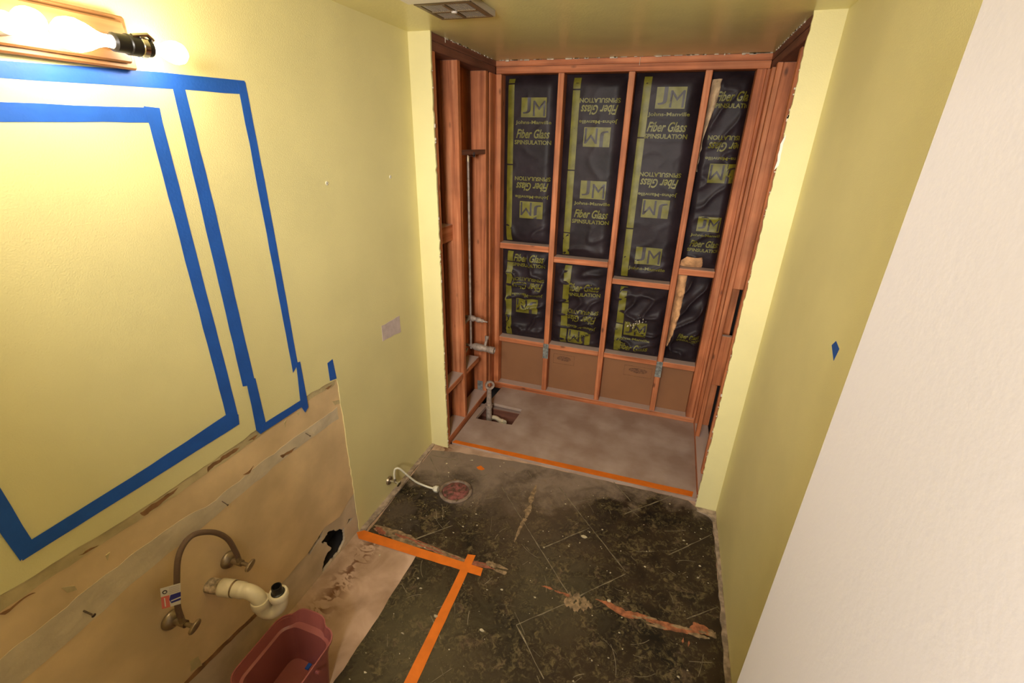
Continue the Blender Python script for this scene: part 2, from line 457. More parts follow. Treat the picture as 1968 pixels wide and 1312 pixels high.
def seam(a, b, w, seed):
    a = Vector(a); b = Vector(b); d = (b - a).normalized(); n = Vector((-d.y, d.x)); k = max(4, int((b - a).length / .03)); up = []; dn = []
    for i in range(k + 1):
        p = a.lerp(b, i / k); j = .003 * noise.noise(Vector((p.x * 20, p.y * 20, seed))); ww = w * (.25 + .75 * abs(noise.noise(Vector((i * .37, seed, 1)))) * 1.6)
        up.append(tuple(p + n * (j + ww))); dn.append(tuple(p + n * (j - ww)))
    prism('glue_seam', up + dn[::-1], 2, .0005, .0032, 'seam_glue', floor)
for i, (a, b) in enumerate([((0.579,-0.228), (1.109,-0.784)), ((0.897,-0.111), (1.332,-0.566)), ((0.924,-0.991), (1.101,-0.825)), ((1.123,-0.796), (1.333,-0.580)),
                            ((1.525,-0.397), (1.737,-0.181)), ((0.924,-0.569), (1.123,-0.360)), ((1.287,-0.195), (1.534,0.046)), ((1.192,0.051), (1.310,-0.081)),
                            ((0.924,-0.991), (1.089,-1.157)), ((1.608,-0.719), (1.736,-0.612)), ((0.052,-0.127), (0.209,-0.289)), ((0.390,-0.246), (0.467,-0.143)), ((0.228,-0.812), (0.437,-0.592)), ((0.057,-0.108), (0.236,-0.097))]):
    seam(a, b, .0032, i * 3.7)
bm = bmesh.new(); rnd = random.Random(21)
for q in range(150):
    x = .08 + rnd.random() * 1.6; y = -1.9 + rnd.random() * 1.9
    if x < .40 and y < -.78: continue
    a = rnd.choice([.82, -.82, 2.3, .1, 1.2]) + rnd.gauss(0, .25); l = .02 + .10 * rnd.random() ** 2; w = .0005 + .0011 * rnd.random(); bend = rnd.gauss(0, .25)
    pt = []
    for i in range(6):
        pt.append(Vector((x, y, 0))); x += l / 5 * math.cos(a); y += l / 5 * math.sin(a); a += bend / 3
    nn = Vector((-math.sin(a), math.cos(a), 0))
    for i in range(5):
        q4 = [bm.verts.new(v + Vector((0, 0, .0029))) for v in (pt[i] + nn * w, pt[i + 1] + nn * w, pt[i + 1] - nn * w, pt[i] - nn * w)]
        bm.faces.new(q4)
tag(frombm('scratches', bm, 'seam_glue', floor), 'fine pale scratches in the black adhesive', kind='stuff')
# crawl space seen through the drain cut-out
box('crawlspace_membrane', -.12, AR + .12, -.02, 1.0, -.30, -.28, 'membrane', floor)
box('joist', .02, AR + .1, .60, .64, -.27, -.03, 'plate_x', floor)

# ---- ceiling
ceil = struct(prism('ceiling', [(-.14, YF - .1), (W + .14, YF - .1), (W + .14, 1.02), (-.14, 1.02)], 2, H, H + .03, 'paint_ceiling'),
              'yellow-olive painted ceiling running on over the stripped alcove', 'ceiling')

# ---- left wall: yellow paint over gypsum, bare where the vanity stood
RIGHT = -.786
top_edge = ragged([(YF - .1, .921), (-1.92, .920), (-1.58, .900), (-.937, .909), (-.79, .893)], .03, .003, closed=False, seed=1)
side_edge = ragged([(RIGHT, .885), (RIGHT + .003, .70), (RIGHT, .30), (RIGHT - .003, .0)], .03, .0035, closed=False, seed=2)
wl = struct(prism('wall_left', top_edge + side_edge + [(0, 0), (0, H), (YF - .1, H)], 0, -.004, 0.0, 'paint_yellow'),
            'pale yellow painted wall with bare drywall where the vanity stood', 'wall')
holeA = [(-1.036,0.164), (-0.985,0.180), (-0.954,0.169), (-0.914,0.126), (-0.884,0.104), (-0.892,0.036), (-0.931,0.002), (-0.982,-0.019), (-1.025,-0.012), (-1.063,-0.001), (-1.060,0.027), (-1.031,0.066), (-0.984,0.080), (-0.997,0.123)]
holeA = [(p[0], max(p[1], .006)) for p in holeA]
holeB = [(-1.117,0.194), (-1.053,0.204), (-1.013,0.224), (-1.025,0.191), (-1.078,0.182), (-1.108,0.169)]
holeC = [(-0.862,0.109), (-0.842,0.128), (-0.808,0.107), (-0.829,0.106)]
prism('bare_drywall', ragged([(YF - .1, .20), (-1.685, .212), (-1.408, .184), (-1.12, .19), (-1.0, .232), (-.90, .20), (-.83, .235), (-.775, .25), (-.775, .95), (YF - .1, .95)], .05, .0045, seed=8), 0, -.016, -.004, 'bare_paper', wl)
prism('plaster_strip', [[(YF - .1, 0), (-.775, 0), (-.775, .27), (YF - .1, .27)], ragged(holeA, .007, .0055, seed=1), ragged(holeB, .007, .003, seed=4), holeC], 0, -.019, -.0075, 'plaster', wl)
prism('drywall_backing', [(-.775, 0), (0, 0), (0, H), (YF - .1, H), (YF - .1, .95), (-.775, .95)], 0, -.016, -.004, 'gypsum', wl)
box('wall_cavity', -.14, -.105, YF - .1, .02, -.03, H, 'cavity_shade', wl)
box('cavity_floor_shade', -.104, -.0195, YF - .1, -.02, .0005, .004, 'cavity_shade', wl)  # near-black sheet added so that the inside of the hole looks shaded
prism('glue_band', ragged([(-1.970,0.770), (-1.811,0.782), (-1.682,0.785), (-1.528,0.782), (-1.452,0.760), (-1.200,0.769), (-0.808,0.761), (-0.810,0.699), (-1.091,0.719), (-1.467,0.703), (-1.505,0.699), (-1.670,0.706), (-1.811,0.686), (-1.961,0.675), (-2.000,0.678)], .03, .004, seed=11), 0, -.004, -.0032, 'glue_band', wl)
prism('caulk_band', ragged([(YF - .1, .92), (-1.92, .918), (-1.58, .90), (-.937, .908), (-.80, .893), (-.80, .872), (-.95, .882), (-1.3, .87), (-1.58, .872), (-1.92, .882), (YF - .1, .885)], .03, .004, seed=12), 0, -.004, -.0028, 'caulk', wl)
for i, pl in enumerate([[(-1.416,0.891), (-1.358,0.893), (-1.293,0.888), (-1.311,0.877), (-1.381,0.881), (-1.420,0.873)], [(-1.626,0.892), (-1.536,0.892), (-1.513,0.887), (-1.556,0.876), (-1.617,0.872)],
                        [(-1.259,0.888), (-1.216,0.886), (-1.235,0.876)], [(-0.865,0.882), (-0.815,0.882), (-0.844,0.871)], [(-1.778,0.891), (-1.733,0.884), (-1.758,0.881)], [(-1.934,0.876), (-1.874,0.874), (-1.870,0.872), (-1.928,0.869)],
                        [(-1.146,0.739), (-1.062,0.724), (-1.096,0.722), (-1.137,0.722)], [(-1.306,0.774), (-1.260,0.776), (-1.281,0.764)]]):
    prism('torn_paper', ragged(pl, .008, .0032, seed=i), 0, -.004, -.0026, 'torn_paper', wl)
for i, pl in enumerate([[(-0.832,0.802), (-0.789,0.788), (-0.786,0.765), (-0.819,0.778)], [(-1.652,0.271), (-1.625,0.256), (-1.623,0.208), (-1.656,0.227)], [(-1.829,0.837), (-1.807,0.818), (-1.807,0.802), (-1.825,0.814)],
                        [(-1.729,0.838), (-1.717,0.840), (-1.731,0.821)], [(-1.096,0.860), (-1.083,0.870), (-1.099,0.838)], [(-1.033,0.864), (-1.019,0.860), (-1.025,0.849)]]):
    prism('paint_flake', ragged(pl, .01, .002, seed=i + 20), 0, -.004, -.0025, 'caulk', wl)
# torn-paper brown strip painting the shade in the hairline gap left by the baseboard
prism('gap_shade_strip', ragged([(-1.686,0.216), (-1.563,0.205), (-1.408,0.182), (-1.405,0.165), (-1.559,0.183), (-1.679,0.197)], .02, .0025, seed=31), 0, -.0042, -.0034, 'torn_paper', wl)

# ---- right wall
wr = struct(prism('wall_right', [(YF - .1, 0), (0, 0), (0, H), (YF - .1, H)], 0, W, W + .013, 'paint_yellow'), 'olive-yellow painted wall on the right beside the door', 'wall')
box('wall_cavity', W + .10, W + .14, YF - .1, 1.02, -.03, H, 'cavity_shade', wr)
# ---- piers left and right of the alcove opening (drywall skin with crumbling inner edge)
pl = ragged([(LP, 0.0), (LP - .001, .6), (LP + .001, 1.2), (LP, 1.7), (LP - .002, 2.2), (LP, H - .02)], .02, .0028, closed=False, seed=41)
wbl = struct(prism('wall_back_left', [(0, .004)] + pl + [(LP, H), (0, H)], 1, 0.0, .013, 'paint_yellow'), 'narrow yellow wall strip left of the stripped alcove opening', 'wall')
plr = ragged([(RP, H - .02), (RP + .001, 1.7), (RP - .001, 1.2), (RP + .001, .6), (RP, .004)], .02, .0028, closed=False, seed=43)
wbr = struct(prism('wall_back_right', [(W, .004), (W, H), (RP, H)] + plr, 1, 0.0, .013, 'paint_yellow'), 'narrow yellow wall strip right of the stripped alcove opening', 'wall')
def crumbs(name, x, parent, seed, n=42):
    bm = bmesh.new(); rnd = random.Random(seed)
    for i in range(n):
        z = rnd.random() ** 1.3 * 2.25 + .01; s = .0012 + .0032 * rnd.random() ** 2
        bm_box(bm, x - s, x + s, .003, .003 + .009 * rnd.random(), z, z + s * (1 + 3 * rnd.random()))
    tag(frombm(name, bm, 'gypsum', parent), 'crumbled white gypsum along the cut edge', kind='stuff')
crumbs('gypsum_crumbs', LP + .001, wbl, 3)
crumbs('gypsum_crumbs', RP - .001, wbr, 4)
prism('torn_flap', ragged([(RP - .006, 1.78), (RP + .004, 1.80), (RP + .004, 1.92), (RP - .004, 1.90)], .02, .003, seed=3), 1, -.003, 0.0, 'white_paint', wbr)

# ---- front wall with the doorway the photograph is taken from
wf = struct(prism('wall_front', [[(-.14, 0), (.76, 0), (.76, 2.03), (1.56, 2.03), (1.56, 0), (W + .14, 0), (W + .14, H), (-.14, H)]], 1, YF - .1, YF, 'paint_yellow'),
            'yellow wall with the open doorway behind the photographer', 'wall')
# ---- open door on the right
dr = thing('door_1', (1.527, -1.98, 0), 'flat white bathroom door standing open along the right side', 'door', kind='structure')
bm = bmesh.new(); bm_box(bm, 1.522, 1.557, -2.335, -1.60, .012, 2.03, .0015)
frombm('door_panel', bm, 'door_paint', dr)
for zz in (.25, 1.05, 1.82): lathe('hinge', [(0, 0), (.006, 0), (.006, .09), (0, .09)], (1.54, -2.344, zz), (0, 0, 1), 'metal_dull', dr, 10)

# ---- ragged remains at the wall feet
tl = struct(prism('baseboard_left', ragged([(-.000, -.78), (-.000, -.004), (.020, -.004), (.030, -.10), (.024, -.3), (.036, -.52), (.030, -.78)], .03, .004, seed=51), 2, .0, .009, 'edge_caulk'),
            'dirty caulk remains along the foot of the left wall', 'trim')
tr = struct(prism('baseboard_right', ragged([(W, -.004), (1.67, -.004), (1.665, -.035), (1.72, -.05), (1.746, -.09), (1.748, -.4), (1.742, -.9), (1.744, -1.5), (W, -1.5)], .03, .0035, seed=52), 2, .0, .009, 'edge_caulk'),
            'dirty caulk remains along the foot of the right wall', 'trim')

# ================================================================== ALCOVE FRAMING
def stud(parent, x0, x1, y0, y1, z0, z1, name='stud', ax='z', mat=None):
    return box(name, x0, x1, y0, y1, z0, z1, mat or ('stud_' + ax), parent, .0025)
wb = thing('wall_alcove_back', (.89, .95, 0), 'bare stud wall at the back of the alcove', 'stud wall', kind='structure')
BAYS = [(.150, .514), (.552, .931), (.969, 1.346), (1.384, 1.602)]
stud(wb, AL - .004, AR, YB + .004, .952, 2.286, H - .001, 'top_plate', 'x')
stud(wb, AL, AR, YB, .952, 2.247, 2.285, 'top_plate', 'x')
stud(wb, AL, AR, YB, .952, .0, .057, 'bottom_plate', 'x')
for (a, b) in [(.110, .149), (.5145, .5515), (.9315, .9685), (1.3465, 1.3835), (1.6025, 1.650)]:
    stud(wb, a, b, YB, .952, .058, 2.246)
BZ = [(1.156, 1.197), (1.092, 1.132), (.986, 1.023), (1.096, 1.138)]
for (a, b), (z0, z1) in zip(BAYS, BZ): stud(wb, a + .001, b - .001, YB + .001, .95, z0, z1, 'fire_block', 'x')
for (a, b) in BAYS: stud(wb, a + .001, b - .001, YB + .004, .95, .425, .464, 'ledge_block', 'x')
for i, (a, b) in enumerate(BAYS):
    bd = box('backing_board', a + .001, b - .001, .930, .940, .058, .424, 'kraft_board', wb)
    if i in (1, 2):
        c0 = a + .03 if i == 1 else a + .155
        w = .165 if i == 1 else .20
        fr = bmesh.new()
        for (xa, xb, za, zb) in [(c0, c0 + w, .362, .364), (c0, c0 + w, .282, .284), (c0, c0 + .002, .282, .364), (c0 + w - .002, c0 + w, .282, .364)]:
            bm_box(fr, xa, xb, .9288, .930, za, zb)
        frombm('stamp_frame', fr, 'stamp_ink', bd)
        prism('stamp_mark', ragged([(c0 + w * .5 + w * .34 * math.cos(k * math.pi / 9), .330 + .020 * math.sin(k * math.pi / 9)) for k in range(18)], .008, .0025, seed=i), 1, .9288, .930, 'stamp_ink', bd)
box('sheathing', -.14, W + .14, .985, 1.02, -.3, H, 'cavity_shade', wb)
for cx in (.533, 1.365):
    bm = bmesh.new(); bm_box(bm, cx - .021, cx + .021, YB - .0022, YB - .0002, .34, .462, .0006)
    for k in range(6): 
        bmesh.ops.create_icosphere(bm, subdivisions=1, radius=.0035, matrix=Matrix.Translation((cx + (.009 if k % 2 else -.009), YB - .0022, .355 + k * .019)))
    tag(frombm('tie_plate', bm, 'galvanized', wb), 'galvanized steel tie plate')

wal = thing('wall_alcove_left', (.06, .43, 0), 'bare stud wall with plumbing on the left of the alcove', 'stud wall', kind='structure')
XL = .012
stud(wal, XL, AL, .0135, YB - .001, 2.286, H - .001, 'top_plate', 'y', 'plate_y')
stud(wal, XL, AL - .002, .0135, YB - .001, 2.247, 2.285, 'top_plate', 'y', 'plate_y')
stud(wal, XL, AL, .0135, YB - .001, .0, .057, 'bottom_plate', 'y')
for (y0, y1, x0, x1) in [(.0135, .052, XL, .1115), (.290, .328, XL, AL), (.690, .728, XL, AL), (.765, .862, XL, AL)]:
    stud(wal, x0, x1, y0, y1, .058, 2.246)
stud(wal, -.02, .030, .43, .50, .058, 2.246, 'nailer', 'z')
stud(wal, .02, .108, .0525, .2895, .375, .415, 'fire_block', 'y'); stud(wal, .02, .108, .3285, .565, .375, .415, 'fire_block', 'y')
stud(wal, -.02, .060, .0525, .2895, 1.31, 1.405, 'fire_block', 'y')
box('backing_board', -.045, -.022, .33, .862, .0, 2.30, 'stud_z', wal)
box('wall_cavity', -.14, -.108, .021, 1.02, -.3, H, 'cavity_shade', wal)
tag(box('tie_plate', .040, .085, .6885, .6898, .06, .14, 'galvanized', wal), 'small galvanized tie plate')

war = thing('wall_alcove_right', (1.71, .43, 0), 'bare stud wall on the right of the alcove', 'stud wall', kind='structure')
XR = AR; XR2 = 1.755
stud(war, XR, XR2, .0135, YB + .09, 2.286, H - .001, 'top_plate', 'y', 'plate_y')
stud(war, XR + .003, XR2, .0135, YB + .09, 2.247, 2.285, 'top_plate', 'y', 'plate_y')
stud(war, XR, XR2, .0135, YB + .09, .0, .057, 'bottom_plate', 'y')
for (y0, y1, x0, x1) in [(.0135, .052, 1.672, XR2), (.235, .273, 1.686, XR2), (.635, .673, XR, 1.690), (.80, .862, XR, XR2), (.8625, .952, 1.651, XR2)]:
    stud(war, x0, x1, y0, y1, .058, 2.246)
stud(war, 1.6905, 1.80, .64, .672, 1.10, 2.246, 'nailer', 'z')
stud(war, 1.6905, 1.80, .64, .672, .46, .80, 'nailer', 'z')
box('drywall_back', 1.80, 1.812, .0135, .95, .0, H, 'cavity_shade', war)

# ---- torn ceiling paper along the plates
bm = bmesh.new(); rnd = random.Random(5)
for i in range(46):
    x = AL + .02 + rnd.random() * (AR - AL - .05); w = .004 + .04 * rnd.random(); h = .001 + .006 * rnd.random() ** 3
    bm_box(bm, x, x + w, YB - .004, YB + .003, H - .002 - h, H - .0005)
for i in range(22):
    y = .03 + rnd.random() * .78; w = .004 + .03 * rnd.random(); h = .001 + .005 * rnd.random() ** 3
    bm_box(bm, AL - .002, AL + .004, y, y + w, H - .002 - h, H - .0005)
    bm_box(bm, AR - .004, AR + .002, y, y + w, H - .002 - h, H - .0005)
bm_box(bm, .985, .987, YB - .005, YB - .003, H - .045, H - .001); bm_box(bm, AL + .002, AL + .004, .155, .160, H - .022, H - .001)
tag(frombm('ceiling_paper_shreds', bm, 'gypsum', ceil), 'shreds of torn white ceiling paper', kind='stuff')

# ================================================================== INSULATION BATTS
def surf_fn(x0, x1, z0, z1, wr, seed):
    def f(x, z):
        u = (x - x0) / (x1 - x0); v = (z - z0) / (z1 - z0)
        e = min(1, min(u, 1 - u) * 5.5); e2 = min(1, min(v, 1 - v) * (z1 - z0) * 14)
        pil = (1 - (1 - e) ** 2) * (.08 + .92 * (1 - (1 - max(e2, 0)) ** 2))
        p = Vector((x * 3.2 + seed, z * 4.0, seed * 1.3))
        n = noise.noise(p) * .5 + noise.noise(p * 2.3) * .35
        rid = 1 - abs(noise.noise(Vector((x * 5 + z * 3 + seed, z * 9 - x * 4, seed)))) * 2
        w = wr(v) if callable(wr) else wr
        return .934 - .042 * pil + w * (n * .55 - max(0, rid) ** 4 * .40) * pil
    return f

def sheet(name, f, x0, x1, z0, z1, off, mat, parent, nx, nz, outline=None):
    bm = bmesh.new(); g = []
    for j in range(nz + 1):
        row = []
        for i in range(nx + 1):
            x = x0 + (x1 - x0) * i / nx; z = z0 + (z1 - z0) * j / nz
            if outline: x, z = outline(i / nx, j / nz)
            row.append(bm.verts.new((x, f(x, z) - off, z)))
        g.append(row)
    for j in range(nz):
        for i in range(nx):
            bm.faces.new((g[j][i], g[j][i + 1], g[j + 1][i + 1], g[j + 1][i]))
    return frombm(name, bm, mat, parent, True)

_txt = {}
def text_mesh(s, offset, shear):
    k = (s, offset, shear)
    if k in _txt: return _txt[k]
    c = bpy.data.curves.new('lettering', 'FONT'); c.body = s; c.offset = offset; c.shear = shear; c.resolution_u = 3; c.align_x = 'CENTER'
    o = bpy.data.objects.new('lettering', c); COL.objects.link(o)
    bpy.context.view_layer.update()
    me = bpy.data.meshes.new_from_object(o.evaluated_get(bpy.context.evaluated_depsgraph_get()))
    bpy.data.objects.remove(o); bpy.data.curves.remove(c)
    xs = [v.co.x for v in me.vertices]; ys = [v.co.y for v in me.vertices]
    data = ([((v.co.x - min(xs)) / (max(xs) - min(xs)) - .5, (v.co.y - min(ys)) / (max(ys) - min(ys)) - .5) for v in me.vertices], [tuple(p.vertices) for p in me.polygons])
    bpy.data.meshes.remove(me)
    _txt[k] = data; return data

def lettering(name, s, f, xc, zc, w, h, flip, off, mat, parent, bold=.0, shear=0.0, clip=None, maxlen=.02):
    vs, fs = text_mesh(s, bold, shear)
    sg = -1 if flip else 1
    bm = bmesh.new()
    bv = [bm.verts.new((xc + sg * a * w, 0, zc + sg * b * h)) for a, b in vs]
    for p in fs:
        try: bm.faces.new([bv[i] for i in p])
        except ValueError: pass
    bmesh.ops.triangulate(bm, faces=bm.faces[:])
    long = [e for e in bm.edges if e.calc_length() > maxlen]
    if long: bmesh.ops.subdivide_edges(bm, edges=long, cuts=1)
    if clip:
        x0, x1, z0, z1 = clip
        bmesh.ops.delete(bm, geom=[v for v in bm.verts if not (x0 < v.co.x < x1 and z0 < v.co.z < z1)], context='VERTS')
    if not bm.verts: bm.free(); return None
    for v in bm.verts: v.co.y = f(v.co.x, v.co.z) - off
    return frombm(name, bm, mat, parent)

def logo_block(b, f, xc, ztop, flip, lim, sc=1.0, parts='LNSC'):
    """the printed block: square emblem, maker's line, script line and capitals"""
    Hh = .275 * sc
    def zz(d): return ztop - d * sc if not flip else ztop - Hh + d * sc
    x0, x1, z0, z1 = lim
    def inside(z, h): return z - h / 2 > z0 + .006 and z + h / 2 < z1 - .006
    if 'L' in parts and inside(zz(.055), .11 * sc):
        z = zz(.055); w = .165 * sc; h = .112 * sc; s = -1 if flip else 1
        lg = sheet('emblem', f, xc - w / 2, xc + w / 2, z - h / 2, z + h / 2, .0016, 'print_olive', b, 12, 10)
        # the J and M are open (dark) strokes in the olive square
        lettering('emblem_letters', 'J', f, xc - s * .046 * sc, z + s * .010 * sc, .052 * sc, .092 * sc, flip, .0030, 'print_dark', lg, .0, maxlen=.012)
        lettering('emblem_letters', 'M', f, xc + s * .036 * sc, z - s * .006 * sc, .080 * sc, .088 * sc, flip, .0030, 'print_dark', lg, .0, maxlen=.012)
    if 'N' in parts and inside(zz(.148), .02): lettering('maker_line', 'Johns-Manville', f, xc, zz(.143), .235 * sc, .026 * sc, flip, .0016, 'print_olive', b, .02, 0, lim)
    if 'S' in parts and inside(zz(.205), .03): lettering('script_line', 'Fiber Glass', f, xc, zz(.207), .225 * sc, .054 * sc, flip, .0016, 'print_olive', b, .022, .35, lim)
    if 'C' in parts and inside(zz(.257), .02): lettering('capital_line', 'SPINSULATION', f, xc, zz(.258), .245 * sc, .026 * sc, flip, .0016, 'print_olive', b, .028, 0, lim)

def batt(bay, upper, label, wr, stripe, blocks, seed, xr=None):
    x0, x1 = BAYS[bay]; x0 += .002; x1 -= .002
    z0, z1 = (BZ[bay][1] + .003, 2.243) if upper else (.467, BZ[bay][0] - .003)
    b = thing('insulation_batt', ((x0 + x1) / 2, .94, z0), label, 'insulation', 'faced insulation batts in the back wall')
    f = surf_fn(x0, x1, z0, z1, wr, seed)
    nz = 90 if upper else 56
    sheet('facing', f, x0, x1, z0, z1, 0, 'batt_facing', b, 34, nz)
    box('fiber_core', x0 + .004, x1 - .004, .938, .98, z0 + .003, z1 - .003, 'fiberglass_pale', b)
    if stripe:
        s0, s1, zs = stripe
        lo = z0 + .006
        for zt in zs + [None]:
            pass
        cuts = [z1 - .015] + zs + [lo]
        for a, c in zip(cuts[:-1], cuts[1:]):
            sheet('stripe', f, s0, s1, c + .004, a - .004, .0016, 'print_olive', b, 4, max(3, int((a - c) / .025)))
    for (xc, zt, fl, *rest) in blocks:
        logo_block(b, f, xc, zt, fl, (x0 + .004, x1 - .004, z0 + .004, z1 - .004), *(rest or []))
    return b, f

def foot(v): return .007 + .05 * max(0, 1 - v * 4.5) ** 1.5
batt(0, True, 'black-faced insulation batt in the tall leftmost bay, upright emblem at its top', foot, (.185, .228, [2.195, 1.72]), [(.360, 2.117, False), (.367, 1.652, True)], 1.0)
batt(1, True, 'black-faced insulation batt in the second tall bay, emblem printed upside down at its top', foot, (.605, .650, [2.16, 1.70, 1.30]), [(.774, 2.118, True), (.780, 1.640, False)], 5.0)
batt(2, True, 'black-faced insulation batt in the longest bay, three emblems one above another', foot, (1.020, 1.064, [1.90, 1.36]), [(1.182, 2.168, False), (1.183, 1.712, True), (1.182, 1.246, False)], 9.0)
b4, f4 = batt(3, True, 'torn black insulation batt in the narrow upper right bay, pale fiber showing on its left', .03, None,
              [(1.525, 2.31, False, .92, 'SC'), (1.535, 1.925, True, .95), (1.512, 1.465, False, .80)], 14.0)
batt(0, False, 'crumpled black insulation batt low in the leftmost bay above the ledge', .085, (.200, .243, [1.06]), [(.362, .955, True), (.362, 1.30, False, 1.0, 'SC')], 21.0)
batt(1, False, 'crumpled black insulation batt low in the second bay above the ledge', .070, (.630, .678, [.80]), [(.774, 1.135, False, 1.0, 'SC'), (.774, .765, True)], 26.0)
b7, f7 = batt(2, False, 'crumpled black insulation batt low in the third bay, flecked with white', .078, (1.030, 1.078, [.70]), [(1.165, .722, False, .92), (1.18, 1.155, True, .9, 'L')], 32.0)
b8, f8 = batt(3, False, 'sagging black insulation batt low in the narrow right bay beside orange fiber', .09, None, [(1.52, .80, False, .62, 'SC')], 37.0)
bm = bmesh.new(); rnd = random.Random(8)
for q in range(34):
    x = rnd.gauss(1.165, .035); z = .70 + (x - 1.165) * .5 + rnd.gauss(.02, .022); h = .002 + .006 * rnd.random()
    if not 1.0 < x < 1.33: continue
    y = f7(x, z) - .004
    v = [bm.verts.new(p) for p in ((x - h * .5, y, z - h), (x + h * .6, y, z - h * .5), (x + h * .3, y - .002, z + h), (x - h * .4, y - .003, z + h * .6))]
    bm.faces.new(v)
tag(frombm('plaster_flecks', bm, 'gypsum', b7), 'white plaster flecks stuck to the facing', kind='stuff')
def fiber_lump(parent, f, spine, mat, seed):
    """ragged slab of exposed glass fiber: spine = (z, x_left, x_right)"""
    bm = bmesh.new(); rows = []; n = len(spine) * 8
    for j in range(n + 1):
        t = j / n * (len(spine) - 1); k = min(int(t), len(spine) - 2); t -= k
        z, a, c = [spine[k][q] * (1 - t) + spine[k + 1][q] * t for q in range(3)]
        c += .010 * noise.noise(Vector((z * 30, seed, 0))); row = []
        for i in range(9):
            u = i / 8; x = a + (c - a) * u
            y = f(x, z) - .004 - .016 * math.sin(math.pi * min(1, u * .9 + .1)) - .012 * noise.noise(Vector((x * 40, z * 26, seed)))
            if i == 8: y = .945
            row.append(bm.verts.new((x, min(y, .945), z)))
        rows.append(row)
    for A, Bq in zip(rows[:-1], rows[1:]):
        for i in range(8): bm.faces.new((A[i], A[i + 1], Bq[i + 1], Bq[i]))
    tag(frombm('exposed_fiber', bm, mat, parent, True), 'bare glass fiber where the facing is torn')
fiber_lump(b4, f4, [(2.205, 1.390, 1.446), (2.10, 1.388, 1.440), (2.0, 1.387, 1.415), (1.9, 1.386, 1.396), (1.72, 1.386, 1.392)], 'fiberglass_pale', 1)
fiber_lump(b4, f4, [(1.215, 1.42, 1.52), (1.18, 1.39, 1.54), (1.142, 1.386, 1.53)], 'fiberglass', 2)
fiber_lump(b8, f8, [(1.09, 1.387, 1.452), (.98, 1.387, 1.450), (.83, 1.387, 1.446), (.70, 1.387, 1.424), (.57, 1.386, 1.396)], 'fiberglass', 3)

# ================================================================== PLUMBING IN THE ALCOVE
sh = thing('shower_riser', (.072, .505, .415), 'dusty shower pipe with two valves in the left stud bay of the alcove', 'shower pipe')
tube('pipe', [(.072, .505, .50), (.072, .505, 1.0), (.072, .505, 1.772)], .0075, 'pipe_dusty', sh, 12)
lathe('drop_elbow', [(0, -.02), (.013, -.02), (.013, .0), (.011, .0), (.011, .028), (.015, .028), (.015, .04), (.009, .04), (.009, .02), (0, .02)], (.072, .505, 1.785), (1, 0, 0), 'chrome', sh, 16)
lathe('elbow_socket', [(.011, -.03), (.011, .01), (0, .012)], (.072, .505, 1.775), (0, 0, 1), 'metal_dull', sh, 14)
va = lathe('shower_valve', [(0, -.03), (.011, -.03), (.013, -.01), (.020, .0), (.021, .035), (.016, .04), (.014, .055), (.018, .06), (.018, .08), (.012, .09), (.013, .105), (.007, .112), (.004, .14), (0, .14)], (.062, .505, .735), (1, -.05, -.09), 'pipe_dusty', sh, 16)
tube('valve_inlet', smooth_path([(.072, .505, .738), (.065, .45, .732), (.055, .40, .71)], 5), [.011] * 11, 'pipe_dusty', sh, 10)
vb = lathe('tub_valve', [(0, -.06), (.010, -.06), (.010, -.01), (.018, .0), (.026, .02), (.027, .07), (.023, .085), (.022, .12), (.025, .13), (.025, .165), (.018, .165), (.016, .15), (0, .15)], (.085, .505, .522), (1, 0, -.06), 'pipe_dusty', sh, 18)
lathe('valve_stub', [(0, 0), (.010, 0), (.010, .05), (.014, .055), (.014, .075), (0, .075)], (.175, .515, .53), (.1, .35, 1), 'pipe_dusty', sh, 12)
tube('supply_pipe', smooth_path([(.06, .47, .515), (.05, .42, .47), (.045, .40, .42), (.04, .395, .416)], 6), .0075, 'pipe_dusty', sh, 10)
tag(box('pipe_bracket', .083, .110, .3285, .6895, 1.786, 1.812, 'plate_y'), 'thin wooden crosspiece carrying the shower elbow between two studs', 'wood brace')
dp = thing('tub_drain_pipe', (.21, .50, -.27), 'dusty tub waste pipe rising from the square floor cut-out', 'drain pipe')
tube('standpipe', [(.212, .50, -.12), (.212, .50, .06), (.214, .50, .205)], [.021, .021, .016], 'pipe_dusty', dp, 16)
tube('joint_ring', [(.212, .50, .045), (.212, .50, .066)], .026, 'pipe_dusty', dp, 16)
bm = bmesh.new()
for i in range(20):
    a0 = 2 * math.pi * i / 20; a1 = 2 * math.pi * (i + 1) / 20; n = Vector((.55, -.83, .12)).normalized(); u = n.cross(Vector((0, 0, 1))).normalized(); v = n.cross(u); o = Vector((.222, .49, .238))
    pts = []
    for a in (a0, a1):
        for r, h in ((.034, -.008), (.034, .008), (.020, .008), (.020, -.008)):
            pts.append(bm.verts.new(o + n * h + r * (math.cos(a) * u + math.sin(a) * v)))
    for k in range(4): bm.faces.new((pts[k], pts[(k + 1) % 4], pts[4 + (k + 1) % 4], pts[4 + k]))
bmesh.ops.remove_doubles(bm, verts=bm.verts[:], dist=1e-5)
frombm('overflow_ring', bm, 'pipe_dusty', dp, True, 40)
tube('drain_trap', smooth_path([(.205, .52, -.10), (.215, .54, -.075), (.255, .53, -.06), (.30, .50, -.055), (.335, .475, -.05)], 6), .017, 'pvc', dp, 14)
tube('trap_nut', [(.318, .486, -.052), (.345, .468, -.049)], .024, 'pvc', dp, 14)
tube('trap_foot', [(.205, .52, -.279), (.205, .52, -.10)], .019, 'pipe_dusty', dp, 12)

